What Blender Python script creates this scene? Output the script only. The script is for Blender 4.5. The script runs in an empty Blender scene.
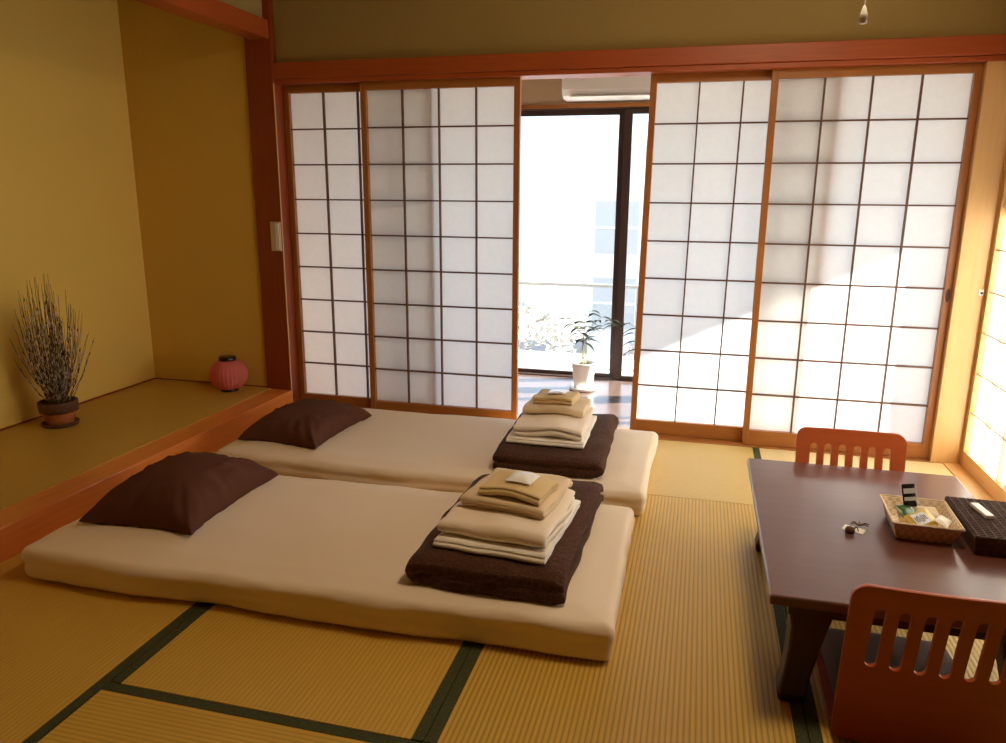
import bpy, bmesh, math, random
from mathutils import Vector, Matrix, noise
S = bpy.context.scene
COL = S.collection
R = math.radians
random.seed(7)

# ------------------------------------------------------------------ materials
def mat(name, col, rough=0.6, spec=0.5, coat=0.0, metal=0.0, trans=0.0, sheen=0.0):
    m = bpy.data.materials.new(name); m.use_nodes = True
    b = m.node_tree.nodes['Principled BSDF']
    b.inputs['Base Color'].default_value = (*col, 1)
    b.inputs['Roughness'].default_value = rough
    b.inputs['Specular IOR Level'].default_value = spec
    b.inputs['Coat Weight'].default_value = coat
    b.inputs['Coat Roughness'].default_value = 0.15
    b.inputs['Metallic'].default_value = metal
    b.inputs['Transmission Weight'].default_value = trans
    b.inputs['Sheen Weight'].default_value = sheen
    return m, m.node_tree, b

def nd(t, typ, **k):
    n = t.nodes.new(typ)
    for a, v in k.items():
        setattr(n, a, v)
    return n

def coords(t, scale=(1, 1, 1), rot=(0, 0, 0), kind='Object'):
    tc = nd(t, 'ShaderNodeTexCoord'); mp = nd(t, 'ShaderNodeMapping')
    mp.inputs['Scale'].default_value = scale; mp.inputs['Rotation'].default_value = rot
    t.links.new(tc.outputs[kind], mp.inputs['Vector'])
    return mp.outputs['Vector']

def ramp(t, fac, stops):
    r = nd(t, 'ShaderNodeValToRGB')
    e = r.color_ramp.elements
    while len(e) < len(stops): e.new(0.5)
    for el, (p, c) in zip(e, stops):
        el.position = p; el.color = (*c, 1)
    t.links.new(fac, r.inputs['Fac'])
    return r.outputs['Color']

def bump(t, b, h, strength=0.3, dist=0.002):
    n = nd(t, 'ShaderNodeBump'); n.inputs['Strength'].default_value = strength
    n.inputs['Distance'].default_value = dist
    t.links.new(h, n.inputs['Height']); t.links.new(n.outputs['Normal'], b.inputs['Normal'])

def noise_tex(t, vec, scale, detail=4, rough=0.55):
    n = nd(t, 'ShaderNodeTexNoise'); n.inputs['Scale'].default_value = scale
    n.inputs['Detail'].default_value = detail; n.inputs['Roughness'].default_value = rough
    t.links.new(vec, n.inputs['Vector']); return n.outputs['Fac']

def wood(name, c1, c2, rough=0.4, grain=(1, 1, 14), coat=0.0, scale=6, spec=0.5):
    m, t, b = mat(name, c1, rough, spec, coat)
    v = coords(t, grain, kind='Object')
    f = noise_tex(t, v, scale, 6, 0.6)
    t.links.new(ramp(t, f, [(0.3, c1), (0.7, c2)]), b.inputs['Base Color'])
    bump(t, b, f, 0.08, 0.001)
    return m

def speckle(name, c1, c2, scale, rough=0.9, bs=0.2, bd=0.001, sheen=0.0, spec=0.3):
    m, t, b = mat(name, c1, rough, spec, sheen=sheen)
    v = coords(t)
    f = noise_tex(t, v, scale, 5, 0.65)
    t.links.new(ramp(t, f, [(0.35, c1), (0.65, c2)]), b.inputs['Base Color'])
    bump(t, b, f, bs, bd)
    return m

M = {}
# long grain along Z / X / Y for the red-brown cypress frames
WC1, WC2 = (0.31, 0.108, 0.021), (0.40, 0.148, 0.031)
M['lintel'] = wood('dark_red_lintel_wood', (0.33, 0.060, 0.010), (0.40, 0.082, 0.015), 0.4, (1, 16, 16), scale=5)
M['wood_z'] = wood('wood_upright', WC1, WC2, 0.35, (16, 16, 1), scale=5)
M['wood_x'] = wood('wood_horizontal', WC1, WC2, 0.35, (1, 16, 16), scale=5)
M['lattice'] = wood('lattice_wood', (0.10, 0.036, 0.010), (0.14, 0.050, 0.014), 0.5, (16, 16, 1), scale=5)
M['lattice_bloom'] = wood('bloom_paled_lattice_wood', (0.72, 0.60, 0.42), (0.78, 0.66, 0.48), 0.6, (16, 16, 1), scale=5)  # lattice paled to stand in for the bloom of the right screens
M['wood_y'] = wood('wood_depth', WC1, WC2, 0.35, (16, 1, 16), scale=5)
M['pillar_red'] = wood('alcove_pillar_wood', (0.22, 0.034, 0.007), (0.28, 0.046, 0.010), 0.4, (14, 14, 1), scale=5)
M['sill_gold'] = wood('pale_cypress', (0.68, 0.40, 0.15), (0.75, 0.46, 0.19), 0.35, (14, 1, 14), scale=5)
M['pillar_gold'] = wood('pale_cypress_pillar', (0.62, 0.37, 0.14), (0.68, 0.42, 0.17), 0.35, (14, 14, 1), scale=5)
M['kamachi'] = wood('lacquered_step_wood', (0.68, 0.21, 0.045), (0.78, 0.26, 0.06), 0.3, (14, 1, 14), scale=4, coat=0.1)
M['table_wood'] = wood('dark_red_table_wood', (0.105, 0.034, 0.022), (0.13, 0.044, 0.029), 0.38, (1, 12, 12), scale=4, coat=0.5)
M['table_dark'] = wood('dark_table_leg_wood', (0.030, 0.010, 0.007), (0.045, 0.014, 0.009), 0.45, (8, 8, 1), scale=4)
M['chair_wood'] = wood('red_brown_plywood', (0.38, 0.072, 0.014), (0.44, 0.086, 0.018), 0.36, (1, 10, 10), scale=4, coat=0.08)
M['deck'] = wood('dark_veranda_boards', (0.11, 0.075, 0.062), (0.15, 0.10, 0.082), 0.22, (12, 1, 12), scale=4, coat=0.25)
M['low_bounce_panel'] = wood('unseen_low_bounce_panelling', (0.09, 0.04, 0.018), (0.12, 0.055, 0.025), 0.6, (14, 14, 1), scale=4)  # made-up dark finish for unseen walls, cuts bounce light from behind
M['ceiling'] = wood('ceiling_boards', (0.34, 0.20, 0.08), (0.42, 0.26, 0.11), 0.6, (1, 12, 12), scale=4)
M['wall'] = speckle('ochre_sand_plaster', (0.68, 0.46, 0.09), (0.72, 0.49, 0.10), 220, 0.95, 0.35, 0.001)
M['wall_lit'] = speckle('lit_ochre_sand_plaster', (0.78, 0.56, 0.13), (0.82, 0.59, 0.14), 220, 0.95, 0.35, 0.001)  # lit copy of the sand plaster, brighter for the alcove back wall
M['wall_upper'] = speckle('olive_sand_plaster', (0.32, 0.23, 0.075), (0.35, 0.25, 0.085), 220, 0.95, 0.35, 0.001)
M['ceiling_pale'] = wood('pale_veranda_ceiling', (0.50, 0.45, 0.38), (0.56, 0.51, 0.44), 0.7, (1, 12, 12), scale=4)
M['wall_veranda'] = speckle('beige_veranda_plaster', (0.55, 0.40, 0.26), (0.58, 0.43, 0.29), 150, 0.9, 0.2, 0.001)
M['heri'] = speckle('green_tatami_border', (0.026, 0.032, 0.010), (0.080, 0.085, 0.032), 190, 0.85, 0.2, 0.001)
M['groove'] = mat('dark_joint', (0.05, 0.025, 0.01), 0.9)[0]
M['bronze'] = mat('bronze_aluminium', (0.075, 0.045, 0.035), 0.4, 0.5, metal=0.3)[0]
M['sheet'] = speckle('beige_fitted_sheet', (0.82, 0.69, 0.53), (0.85, 0.72, 0.56), 500, 0.9, 0.12, 0.0006)
M['pillow'] = speckle('dark_brown_pillowcase', (0.095, 0.034, 0.018), (0.11, 0.041, 0.023), 500, 0.85, 0.2, 0.0006, spec=0.15)
M['fleece'] = speckle('dark_brown_fleece', (0.045, 0.018, 0.009), (0.10, 0.043, 0.024), 120, 0.95, 0.9, 0.004, sheen=0.06, spec=0.1)
M['towel_cream'] = speckle('cream_terry', (0.82, 0.71, 0.58), (0.87, 0.77, 0.65), 420, 0.95, 0.5, 0.0015, sheen=0.08)
M['towel_white'] = speckle('white_cotton', (0.85, 0.81, 0.74), (0.88, 0.85, 0.79), 420, 0.9, 0.3, 0.001)
M['towel_tan'] = speckle('tan_terry', (0.70, 0.55, 0.36), (0.75, 0.60, 0.41), 420, 0.95, 0.5, 0.0015, sheen=0.08)
M['towel_gold'] = speckle('golden_tan_terry', (0.62, 0.46, 0.22), (0.70, 0.53, 0.28), 420, 0.95, 0.5, 0.0015, sheen=0.08)
M['plastic_white'] = mat('white_plastic', (0.80, 0.79, 0.76), 0.35)[0]
M['packet_white'] = mat('glossy_white_film', (0.88, 0.88, 0.88), 0.25)[0]
M['plate_beige'] = mat('beige_switch_plate', (0.62, 0.50, 0.36), 0.4)[0]
M['ceramic'] = mat('white_ceramic', (0.82, 0.80, 0.77), 0.25)[0]
M['soil'] = speckle('dark_soil', (0.03, 0.018, 0.01), (0.06, 0.035, 0.02), 90, 0.95, 0.6, 0.004)
M['terracotta'] = speckle('terracotta', (0.42, 0.13, 0.04), (0.50, 0.17, 0.05), 60, 0.7, 0.1, 0.001)
M['rim_brown'] = speckle('dark_brown_glaze', (0.10, 0.045, 0.025), (0.14, 0.065, 0.035), 50, 0.6, 0.1, 0.001)
M['twig'] = mat('thin_brown_twig', (0.13, 0.07, 0.03), 0.8)[0]
M['bud'] = mat('pale_bud', (0.66, 0.58, 0.47), 0.8)[0]
M['leaf'] = mat('darkened_green_leaf', (0.010, 0.017, 0.007), 0.8, 0.2)[0]  # darkened so the veranda leaves read as backlit silhouettes
M['stem'] = mat('pale_green_stem', (0.20, 0.19, 0.08), 0.6)[0]
M['black'] = mat('black_lacquer', (0.012, 0.010, 0.010), 0.18, coat=0.4)[0]
M['wire'] = mat('thin_brass_wire', (0.42, 0.28, 0.10), 0.35, metal=0.8)[0]
M['wicker'] = speckle('pale_woven_chip', (0.74, 0.58, 0.40), (0.84, 0.70, 0.54), 60, 0.7, 0.3, 0.002)
M['rattan'] = speckle('dark_rattan', (0.045, 0.022, 0.015), (0.11, 0.055, 0.038), 90, 0.6, 0.4, 0.002)
M['film_black'] = mat('black_wrapper', (0.015, 0.015, 0.016), 0.25)[0]
M['film_green'] = mat('green_wrapper', (0.05, 0.13, 0.03), 0.25)[0]
M['film_yellow'] = mat('yellow_wrapper', (0.62, 0.42, 0.05), 0.3)[0]
M['film_amber'] = mat('amber_wrapper', (0.50, 0.33, 0.09), 0.3)[0]
M['silver'] = mat('silver_label', (0.62, 0.64, 0.66), 0.3)[0]
M['concrete'] = speckle('pale_balcony_slab', (0.6, 0.58, 0.55), (0.66, 0.64, 0.6), 20, 0.9)
M['house'] = speckle('washed_out_house_render', (0.88, 0.86, 0.82), (0.92, 0.90, 0.86), 10, 0.9)  # wall and roof whitened for the overexposed view outside
M['house_glass'] = mat('washed_out_house_window', (0.56, 0.54, 0.52), 0.7)[0]  # window grey lifted by the same overexposure
M['rail'] = mat('pale_grey_rail', (0.42, 0.43, 0.44), 0.5)[0]
M['hedge'] = speckle('washed_out_leaves', (0.44, 0.41, 0.36), (0.56, 0.53, 0.48), 18, 0.9)  # leaf colour bleached to imitate overexposure beyond the glass
M['ground'] = speckle('pale_ground', (0.26, 0.25, 0.23), (0.32, 0.31, 0.29), 4, 0.95)

# shoji paper: thin sheet that scatters the light through
def paper_mat():
    m = bpy.data.materials.new('shoji_paper'); m.use_nodes = True; t = m.node_tree
    for n in list(t.nodes): t.nodes.remove(n)
    o = nd(t, 'ShaderNodeOutputMaterial'); mx = nd(t, 'ShaderNodeMixShader')
    d = nd(t, 'ShaderNodeBsdfDiffuse'); tr = nd(t, 'ShaderNodeBsdfTranslucent')
    v = coords(t, (1, 1, 1)); f = noise_tex(t, v, 35, 6, 0.7)
    c = ramp(t, f, [(0.3, (0.84, 0.83, 0.81)), (0.7, (0.88, 0.87, 0.855))])
    t.links.new(c, d.inputs['Color']); t.links.new(c, tr.inputs['Color'])
    mx.inputs['Fac'].default_value = 0.58
    t.links.new(d.outputs[0], mx.inputs[1]); t.links.new(tr.outputs[0], mx.inputs[2])
    t.links.new(mx.outputs[0], o.inputs['Surface'])
    return m
M['paper'] = paper_mat()

def glass_mat():
    m = bpy.data.materials.new('clear_window_glass'); m.use_nodes = True; t = m.node_tree
    for n in list(t.nodes): t.nodes.remove(n)
    o = nd(t, 'ShaderNodeOutputMaterial'); mx = nd(t, 'ShaderNodeMixShader')
    a = nd(t, 'ShaderNodeBsdfTransparent'); a.inputs['Color'].default_value = (0.95, 0.96, 0.96, 1)
    g = nd(t, 'ShaderNodeBsdfGlossy'); g.inputs['Roughness'].default_value = 0.02
    mx.inputs['Fac'].default_value = 0.05
    t.links.new(a.outputs[0], mx.inputs[1]); t.links.new(g.outputs[0], mx.inputs[2])
    t.links.new(mx.outputs[0], o.inputs['Surface'])
    return m
M['glass'] = glass_mat()

def lantern_mat():
    m, t, b = mat('pink_lantern_paper', (0.82, 0.22, 0.20), 0.7)
    tr = nd(t, 'ShaderNodeBsdfTranslucent'); tr.inputs['Color'].default_value = (0.9, 0.3, 0.27, 1)
    mx = nd(t, 'ShaderNodeMixShader'); mx.inputs['Fac'].default_value = 0.35
    o = t.nodes['Material Output']
    t.links.new(b.outputs[0], mx.inputs[1]); t.links.new(tr.outputs[0], mx.inputs[2])
    t.links.new(mx.outputs[0], o.inputs['Surface'])
    return m
M['lantern'] = lantern_mat()

# woven rush: ridges run along the mat's long side (axis 'x' or 'y' of the world), fine cross threads
def tatami(name, axis, c1, c2, rough=0.5, valley=0.50, pitch=0.0135):
    m, t, b = mat(name, c1, rough, 0.4)
    v = coords(t)
    sep = nd(t, 'ShaderNodeSeparateXYZ'); t.links.new(v, sep.inputs[0])
    across = sep.outputs['Y' if axis == 'x' else 'X']; along = sep.outputs['X' if axis == 'x' else 'Y']
    def mth(op, a, bb=None):
        n = nd(t, 'ShaderNodeMath', operation=op)
        if isinstance(a, (int, float)): n.inputs[0].default_value = a
        else: t.links.new(a, n.inputs[0])
        if bb is not None:
            if isinstance(bb, (int, float)): n.inputs[1].default_value = bb
            else: t.links.new(bb, n.inputs[1])
        return n.outputs[0]
    s = mth('SINE', mth('MULTIPLY', across, 2 * math.pi / pitch))
    ridge = mth('POWER', mth('ADD', mth('MULTIPLY', s, 0.5), 0.5), 0.35)     # narrow dark valleys
    w = mth('SINE', mth('MULTIPLY', along, 2 * math.pi / 0.0045))
    wv = mth('ADD', mth('MULTIPLY', w, 0.06), 0.0)
    n = noise_tex(t, coords(t, (2, 60, 1) if axis == 'x' else (60, 2, 1)), 3, 5, 0.6)
    base = ramp(t, n, [(0.3, c1), (0.72, c2)])
    mixn = nd(t, 'ShaderNodeMix', data_type='RGBA', blend_type='MIX')
    dark = tuple(c * valley for c in c1)
    mixn.inputs['A'].default_value = (*dark, 1)
    t.links.new(base, mixn.inputs['B'])
    t.links.new(ridge, mixn.inputs['Factor'])
    t.links.new(mixn.outputs['Result'], b.inputs['Base Color'])
    bump(t, b, mth('ADD', ridge, wv), 0.6, 0.0012)
    return m
TC1, TC2 = (0.60, 0.37, 0.055), (0.70, 0.45, 0.085)
M['tatami_x'] = tatami('rush_mat_ridges_across', 'x', TC1, TC2, valley=0.78)
M['tatami_y'] = tatami('rush_mat_ridges_deep', 'y', TC1, TC2)
M['tatami_sy'] = tatami('soft_lit_rush_mat_deep', 'y', TC1, TC2, valley=0.84)  # weaker valley contrast stands in for how light falls on these mats
M['tatami_sx'] = tatami('glare_paled_rush_mat_across', 'x', (0.62, 0.43, 0.13), (0.70, 0.50, 0.17), valley=0.9)  # lighter rush colour with the glare painted in
M['tatami_py'] = tatami('sunlit_rush_mat_deep', 'y', (0.74, 0.58, 0.28), (0.80, 0.64, 0.34), valley=0.92)  # sunlight put into the colour of the mat by the right shoji
M['tatami_alcove'] = tatami('alcove_rush_mat', 'y', (0.62, 0.40, 0.075), (0.68, 0.45, 0.09))

def lamp_mat():
    m, t, b = mat('lit_lamp_shade', (0.85, 0.83, 0.78), 0.5)
    b.inputs['Emission Color'].default_value = (1.0, 0.78, 0.50, 1); b.inputs['Emission Strength'].default_value = 34.0
    return m
M['lamp_glow'] = lamp_mat()
M['cushion'] = speckle('plain_brown_cushion_cloth', (0.10, 0.062, 0.042), (0.13, 0.082, 0.056), 300, 0.9, 0.2, 0.001)

# ------------------------------------------------------------------ helpers
def link(name, bm, m, parent=None, smooth=False, bevel=0.0, seg=2, loc=None):
    me = bpy.data.meshes.new(name)
    bmesh.ops.recalc_face_normals(bm, faces=bm.faces[:])
    bm.to_mesh(me); bm.free()
    me.materials.append(m)
    if smooth:
        for p in me.polygons: p.use_smooth = True
    o = bpy.data.objects.new(name, me); COL.objects.link(o)
    if parent is not None: o.parent = parent
    if loc: o.location = loc
    if bevel:
        b = o.modifiers.new('edge', 'BEVEL'); b.width = bevel; b.segments = seg; b.limit_method = 'ANGLE'; b.angle_limit = R(40)
    return o

def tag(o, label=None, cat=None, group=None, kind=None):
    if label: o['label'] = label
    if cat: o['category'] = cat
    if group: o['group'] = group
    if kind: o['kind'] = kind
    return o

def thing(name, label, cat, loc=(0, 0, 0), rz=0.0, group=None, kind=None):
    o = bpy.data.objects.new(name, None); COL.objects.link(o)
    o.location = loc; o.rotation_euler = (0, 0, rz); o.empty_display_size = 0.1
    return tag(o, label, cat, group, kind)

def bx(bm, x0, x1, y0, y1, z0, z1, M4=None):
    v = [bm.verts.new((x, y, z)) for z in (z0, z1) for y in (y0, y1) for x in (x0, x1)]
    for f in ((0, 2, 3, 1), (4, 5, 7, 6), (0, 1, 5, 4), (2, 6, 7, 3), (0, 4, 6, 2), (1, 3, 7, 5)):
        bm.faces.new([v[i] for i in f])
    if M4 is not None: bmesh.ops.transform(bm, matrix=M4, verts=v)
    return v

def boxes(L):
    bm = bmesh.new()
    for b in L: bx(bm, *b)
    return bm

def struct(name, L, m, parent=None, bevel=0.0, kind='structure'):
    o = link(name, boxes(L) if isinstance(L, list) else L, m, parent, bevel=bevel)
    if parent is None: o['kind'] = kind
    return o

def lathe(prof, n=32, ripple=None):
    bm = bmesh.new(); rings = []
    for (r, z) in prof:
        ring = []
        for k in range(n):
            a = 2 * math.pi * k / n
            rr = r * (ripple(k, n, r, z) if ripple else 1)
            ring.append(bm.verts.new((rr * math.cos(a), rr * math.sin(a), z)))
        rings.append(ring)
    for a, b in zip(rings, rings[1:]):
        for k in range(n):
            bm.faces.new((a[k], a[(k + 1) % n], b[(k + 1) % n], b[k]))
    bm.faces.new(rings[0][::-1]); bm.faces.new(rings[-1])
    return bm

def tube(bm, pts, r0, r1=None, n=6):
    r1 = r0 if r1 is None else r1
    pts = [Vector(p) for p in pts]; rings = []
    up = Vector((0.31, 0.2, 0.93))
    for i, p in enumerate(pts):
        d = (pts[min(i + 1, len(pts) - 1)] - pts[max(i - 1, 0)]).normalized()
        a = d.cross(up).normalized() if abs(d.dot(up)) < 0.98 else d.cross(Vector((1, 0, 0))).normalized()
        b = d.cross(a); r = r0 + (r1 - r0) * i / (len(pts) - 1)
        rings.append([bm.verts.new(p + (a * math.cos(2 * math.pi * k / n) + b * math.sin(2 * math.pi * k / n)) * r) for k in range(n)])
    for a, b in zip(rings, rings[1:]):
        for k in range(n): bm.faces.new((a[k], a[(k + 1) % n], b[(k + 1) % n], b[k]))
    bm.faces.new(rings[0]); bm.faces.new(rings[-1][::-1])

def nz(p, s, seed=0.0):
    return noise.noise(Vector((p[0] * s + seed, p[1] * s - seed * 0.7, p[2] * s + seed * 1.3)))

def soft_slab(lx, ly, h, r, n=(60, 36, 8), dis=None):
    """rounded slab sitting on z=0, centred in x and y"""
    bm = bmesh.new(); nx, ny, nzz = n; V = {}
    def g(s):   # denser towards the rims
        return math.sin(s * math.pi / 2)
    def put(i, j, k):
        key = (i, j, k)
        if key in V: return V[key]
        x = lx / 2 * g(2 * i / nx - 1); y = ly / 2 * g(2 * j / ny - 1); z = h / 2 * (2 * k / nzz - 1)
        ix = max(-(lx / 2 - r), min(lx / 2 - r, x)); iy = max(-(ly / 2 - r), min(ly / 2 - r, y))
        rz = min(h / 2, r); iz = max(-(h / 2 - rz), min(h / 2 - rz, z))
        d = Vector(((x - ix) / r, (y - iy) / r, (z - iz) / rz))
        if d.length > 1e-6:
            m = max(abs(d.x), abs(d.y), abs(d.z))
            d = d / d.length * m
        p = Vector((ix + d.x * r, iy + d.y * r, iz + d.z * rz + h / 2))
        if dis: p = dis(p)
        V[key] = bm.verts.new(p); return V[key]
    def face(idx):
        vs = [put(*q) for q in idx]
        if len(set(vs)) == 4: bm.faces.new(vs)
    for i in range(nx):
        for j in range(ny):
            for k in (0, nzz): face([(i, j, k), (i + 1, j, k), (i + 1, j + 1, k), (i, j + 1, k)])
    for i in range(nx):
        for k in range(nzz):
            for j in (0, ny): face([(i, j, k), (i + 1, j, k), (i + 1, j, k + 1), (i, j, k + 1)])
    for j in range(ny):
        for k in range(nzz):
            for i in (0, nx): face([(i, j, k), (i, j + 1, k), (i, j + 1, k + 1), (i, j, k + 1)])
    return bm

def folded(w, d, layers, t, start=1, n_w=26, amp=0.003, wave=None, seed=0.0, slump=0.0):
    """a cloth folded into layers: serpentine in the y-z plane, extruded along x; start=1 puts the first bend at -y"""
    path = []
    rr = t / 2
    y0, y1 = -d / 2 + rr * 1.2, d / 2 - rr * 1.2
    side = -1 if start > 0 else 1
    cur = -side
    NS = 14
    for k in range(layers):
        z = t * (k + 0.5)
        a, b = (y1, y0) if side < 0 else (y0, y1)
        for i in range(NS + 1):
            path.append((a + (b - a) * i / NS, z))
        if k < layers - 1:
            for i in range(1, 6):
                an = math.pi * i / 6
                path.append((b + side * math.sin(an) * rr * 1.1, z + t / 2 - math.cos(an) * rr))
        side = -side
    # offset outline
    L, Rr = [], []
    for i, p in enumerate(path):
        q0 = path[max(i - 1, 0)]; q1 = path[min(i + 1, len(path) - 1)]
        dx, dz = q1[0] - q0[0], q1[1] - q0[1]; l = math.hypot(dx, dz) or 1
        e = 1.0 if 0 < i < len(path) - 1 else 0.55
        hx, hz = -dz / l * t * 0.475 * e, dx / l * t * 0.475 * e
        L.append((p[0] + hx, p[1] + hz)); Rr.append((p[0] - hx, p[1] - hz))
    out = L + Rr[::-1]
    bm = bmesh.new(); rings = []
    H = t * layers
    for j in range(n_w + 1):
        s = math.sin((j / n_w - 0.5) * math.pi) 
        x = s * w / 2
        endk = 1 - 0.12 * max(0, (abs(s) - 0.93) / 0.07)
        ring = []
        for (y, z) in out:
            p = Vector((x, y * (1 - 0.01 * (1 - endk)), H / 2 + (z - H / 2) * endk))
            top = z / H
            p.z += amp * nz(p, 9, seed) * (0.3 + top) - slump * top * (abs(s) ** 4)
            p.x += amp * 2.0 * nz((0, p.y, z), 14, seed + 5) * (1 if abs(s) > 0.5 else 0)
            p.y += amp * 1.6 * nz((p.x, 0, z), 11, seed + 9)
            if wave: p = wave(p, top)
            ring.append(bm.verts.new(p))
        rings.append(ring)
    N = len(out)
    for a, b in zip(rings, rings[1:]):
        for k in range(N): bm.faces.new((a[k], a[(k + 1) % N], b[(k + 1) % N], b[k]))
    # end caps as quads strips between L and R
    m = len(L)
    for ring, flip in ((rings[0], False), (rings[-1], True)):
        for i in range(m - 1):
            q = (ring[i], ring[i + 1], ring[N - 2 - i], ring[N - 1 - i])
            bm.faces.new(q if not flip else q[::-1])
    zmin = min(v.co.z for v in bm.verts)
    for v in bm.verts: v.co.z -= zmin
    return bm

# ------------------------------------------------------------------ the room shell
XL, XR, YN = -0.03, 3.38, -4.4          # left edge of the mats, right shoji plane, wall behind
CEIL = 2.45
struct('floor', [(-0.03, 3.42, YN, -0.02, -0.08, -0.05)], M['groove'])
struct('ceiling', [(-0.97, 3.5, YN - 0.1, 0.1, CEIL, CEIL + 0.05)], M['ceiling'])
struct('wall_near', [(-1.0, 3.5, YN - 0.1, YN, -0.05, CEIL)], M['low_bounce_panel'])
# alcove: back wall, end wall, near partition
struct('wall_left', [(-1.04, -0.94, -2.06, 0.0, 0.0, CEIL)], M['wall_lit'])
struct('wall_alcove', [(-0.94, -0.185, -0.04, 0.05, 0.0, CEIL)], M['wall'])
struct('wall_partition', [(-0.94, -0.05, -2.11, -2.05, 0.0, CEIL), (-0.10, -0.05, YN, -2.11, 0.0, CEIL)], M['wall'])
struct('floor_alcove', [(-0.94, -0.16, -2.05, -0.04, 0.0, 0.118)], M['tatami_alcove'])
struct('trim_1', [(-0.16, -0.03, -2.05, -0.045, -0.02, 0.115)], M['kamachi'], bevel=0.003)     # alcove step board
struct('trim_2', [(-0.94, -0.17, -0.048, -0.041, 0.118, 0.124), (-0.939, -0.932, -2.05, -0.048, 0.118, 0.126)], M['pillar_red'])
struct('trim_3', [(-0.185, -0.032, -0.055, 0.09, 0.0, CEIL)], M['pillar_red'], bevel=0.003)     # alcove corner pillar
struct('trim_4', [(-0.15, -0.04, -2.05, -0.055, 1.965, 2.055)], M['lintel'], bevel=0.003)       # beam over the alcove
struct('trim_5', [(-0.16, -0.032, -2.11, -2.05, 0.0, CEIL)], M['pillar_red'], bevel=0.003)
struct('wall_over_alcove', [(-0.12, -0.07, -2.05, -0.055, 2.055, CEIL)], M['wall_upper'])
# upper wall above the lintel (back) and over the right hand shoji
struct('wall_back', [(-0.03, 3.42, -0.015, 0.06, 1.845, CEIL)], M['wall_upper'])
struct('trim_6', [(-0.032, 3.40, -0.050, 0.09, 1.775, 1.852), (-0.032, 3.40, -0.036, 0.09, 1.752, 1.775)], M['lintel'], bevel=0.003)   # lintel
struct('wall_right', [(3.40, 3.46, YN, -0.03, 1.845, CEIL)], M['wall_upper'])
struct('trim_7', [(3.335, 3.46, YN, -0.036, 1.775, 1.845), (3.352, 3.46, YN, -0.036, 1.752, 1.775)], M['wood_y'], bevel=0.003)
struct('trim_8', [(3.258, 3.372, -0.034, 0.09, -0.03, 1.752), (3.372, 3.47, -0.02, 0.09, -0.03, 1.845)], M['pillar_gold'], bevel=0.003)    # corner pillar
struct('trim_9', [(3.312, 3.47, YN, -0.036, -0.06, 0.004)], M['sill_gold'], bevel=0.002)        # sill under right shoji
struct('trim_10', [(-0.032, 3.272, -0.036, 0.1, -0.06, 0.003)], M['wood_x'], bevel=0.002)        # sill under back shoji
struct('trim_edge_glint', [(-0.032, -0.0295, -0.057, -0.048, 0.0, 1.752)], M['pillar_gold'])  # pale sliver drawn as the light caught on the pillar edge

# ------------------------------------------------------------------ shoji
CW, CH, BOT, NR = 0.1947, 0.182, 0.075, 9
def shoji(name, x0, yf, ncol, label, shear=0.0, pull=None, rot=None, width_l=0.030, width_r=0.030, m=('wood_z', 'wood_x')):
    """x0: left edge of the paper, yf: room-side face; frame 30 mm deep"""
    T = 0.030
    root = thing(name, label, None, (0, 0, 0), 0, kind='structure')
    w = ncol * CW; zt = BOT + NR * CH; top = 1.7515
    def sh(bm):
        if shear:
            for v in bm.verts: v.co.x += shear * (v.co.z / (NR * CH) - 0.5)
        if rot is not None: bmesh.ops.transform(bm, matrix=rot, verts=bm.verts[:])
        return bm
    for (a, b) in ((x0 - width_l, x0), (x0 + w, x0 + w + width_r)):
        link('stile', sh(boxes([(a, b, yf, yf + T, 0.004, top)])), M[m[0]], root, bevel=0.0015)
    link('bottom_rail', sh(boxes([(x0, x0 + w, yf + 0.001, yf + T, 0.004, BOT)])), M[m[1]], root, bevel=0.0015)
    link('top_rail', sh(boxes([(x0, x0 + w, yf + 0.001, yf + T, zt, top)])), M[m[1]], root, bevel=0.0015)
    L = []
    for c in range(1, ncol):
        L.append((x0 + c * CW - 0.0035, x0 + c * CW + 0.0035, yf + 0.006, yf + 0.024, BOT, zt))
    for r_ in range(1, NR):
        L.append((x0, x0 + w, yf + 0.0075, yf + 0.024, BOT + r_ * CH - 0.0035, BOT + r_ * CH + 0.0035))
    link('lattice', sh(boxes(L)), M[m[2] if len(m) > 2 else 'lattice'], root)
    bm = bmesh.new(); V = {}
    for i in range(ncol * 2 + 1):
        for j in range(NR * 2 + 1):
            V[i, j] = bm.verts.new((x0 - 0.004 + (w + 0.008) * i / (ncol * 2), yf + 0.0255, BOT - 0.004 + (NR * CH + 0.008) * j / (NR * 2)))
    for i in range(ncol * 2):
        for j in range(NR * 2): bm.faces.new((V[i, j], V[i + 1, j], V[i + 1, j + 1], V[i, j + 1]))
    link('paper', sh(bm), M['paper'], root)
    if pull is not None:
        px, pz = pull
        bm = bmesh.new()
        v = lathe([(0.001, -0.0012), (0.011, -0.0012), (0.012, 0.0), (0.009, 0.0006), (0.008, 0.0003), (0.001, 0.0003)], 20)
        bmesh.ops.transform(v, matrix=Matrix.Translation((px, yf, pz)) @ Matrix.Diagonal((0.75, 1, 2.6, 1)) @ Matrix.Rotation(R(90), 4, 'X'), verts=v.verts[:])
        link('finger_pull', sh(v), M['table_dark'], root, smooth=False)
    return root

FR_, RE_ = -0.002, 0.036
shoji('door_1', 0.0, RE_, 4, 'leftmost sliding shoji screen, half hidden behind its neighbour beside the alcove pillar')
shoji('door_2', 0.4568, FR_, 4, 'sliding shoji screen at the left edge of the open gap, overlapping the leftmost screen')
shoji('door_3', 1.9014, RE_, 4, 'slightly racked shoji screen at the right edge of the open gap', shear=0.02)
shoji('door_4', 2.4478, FR_, 4, 'sunlit shoji screen next to the right corner pillar', pull=(3.2266 + 0.016, 0.775))
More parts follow.
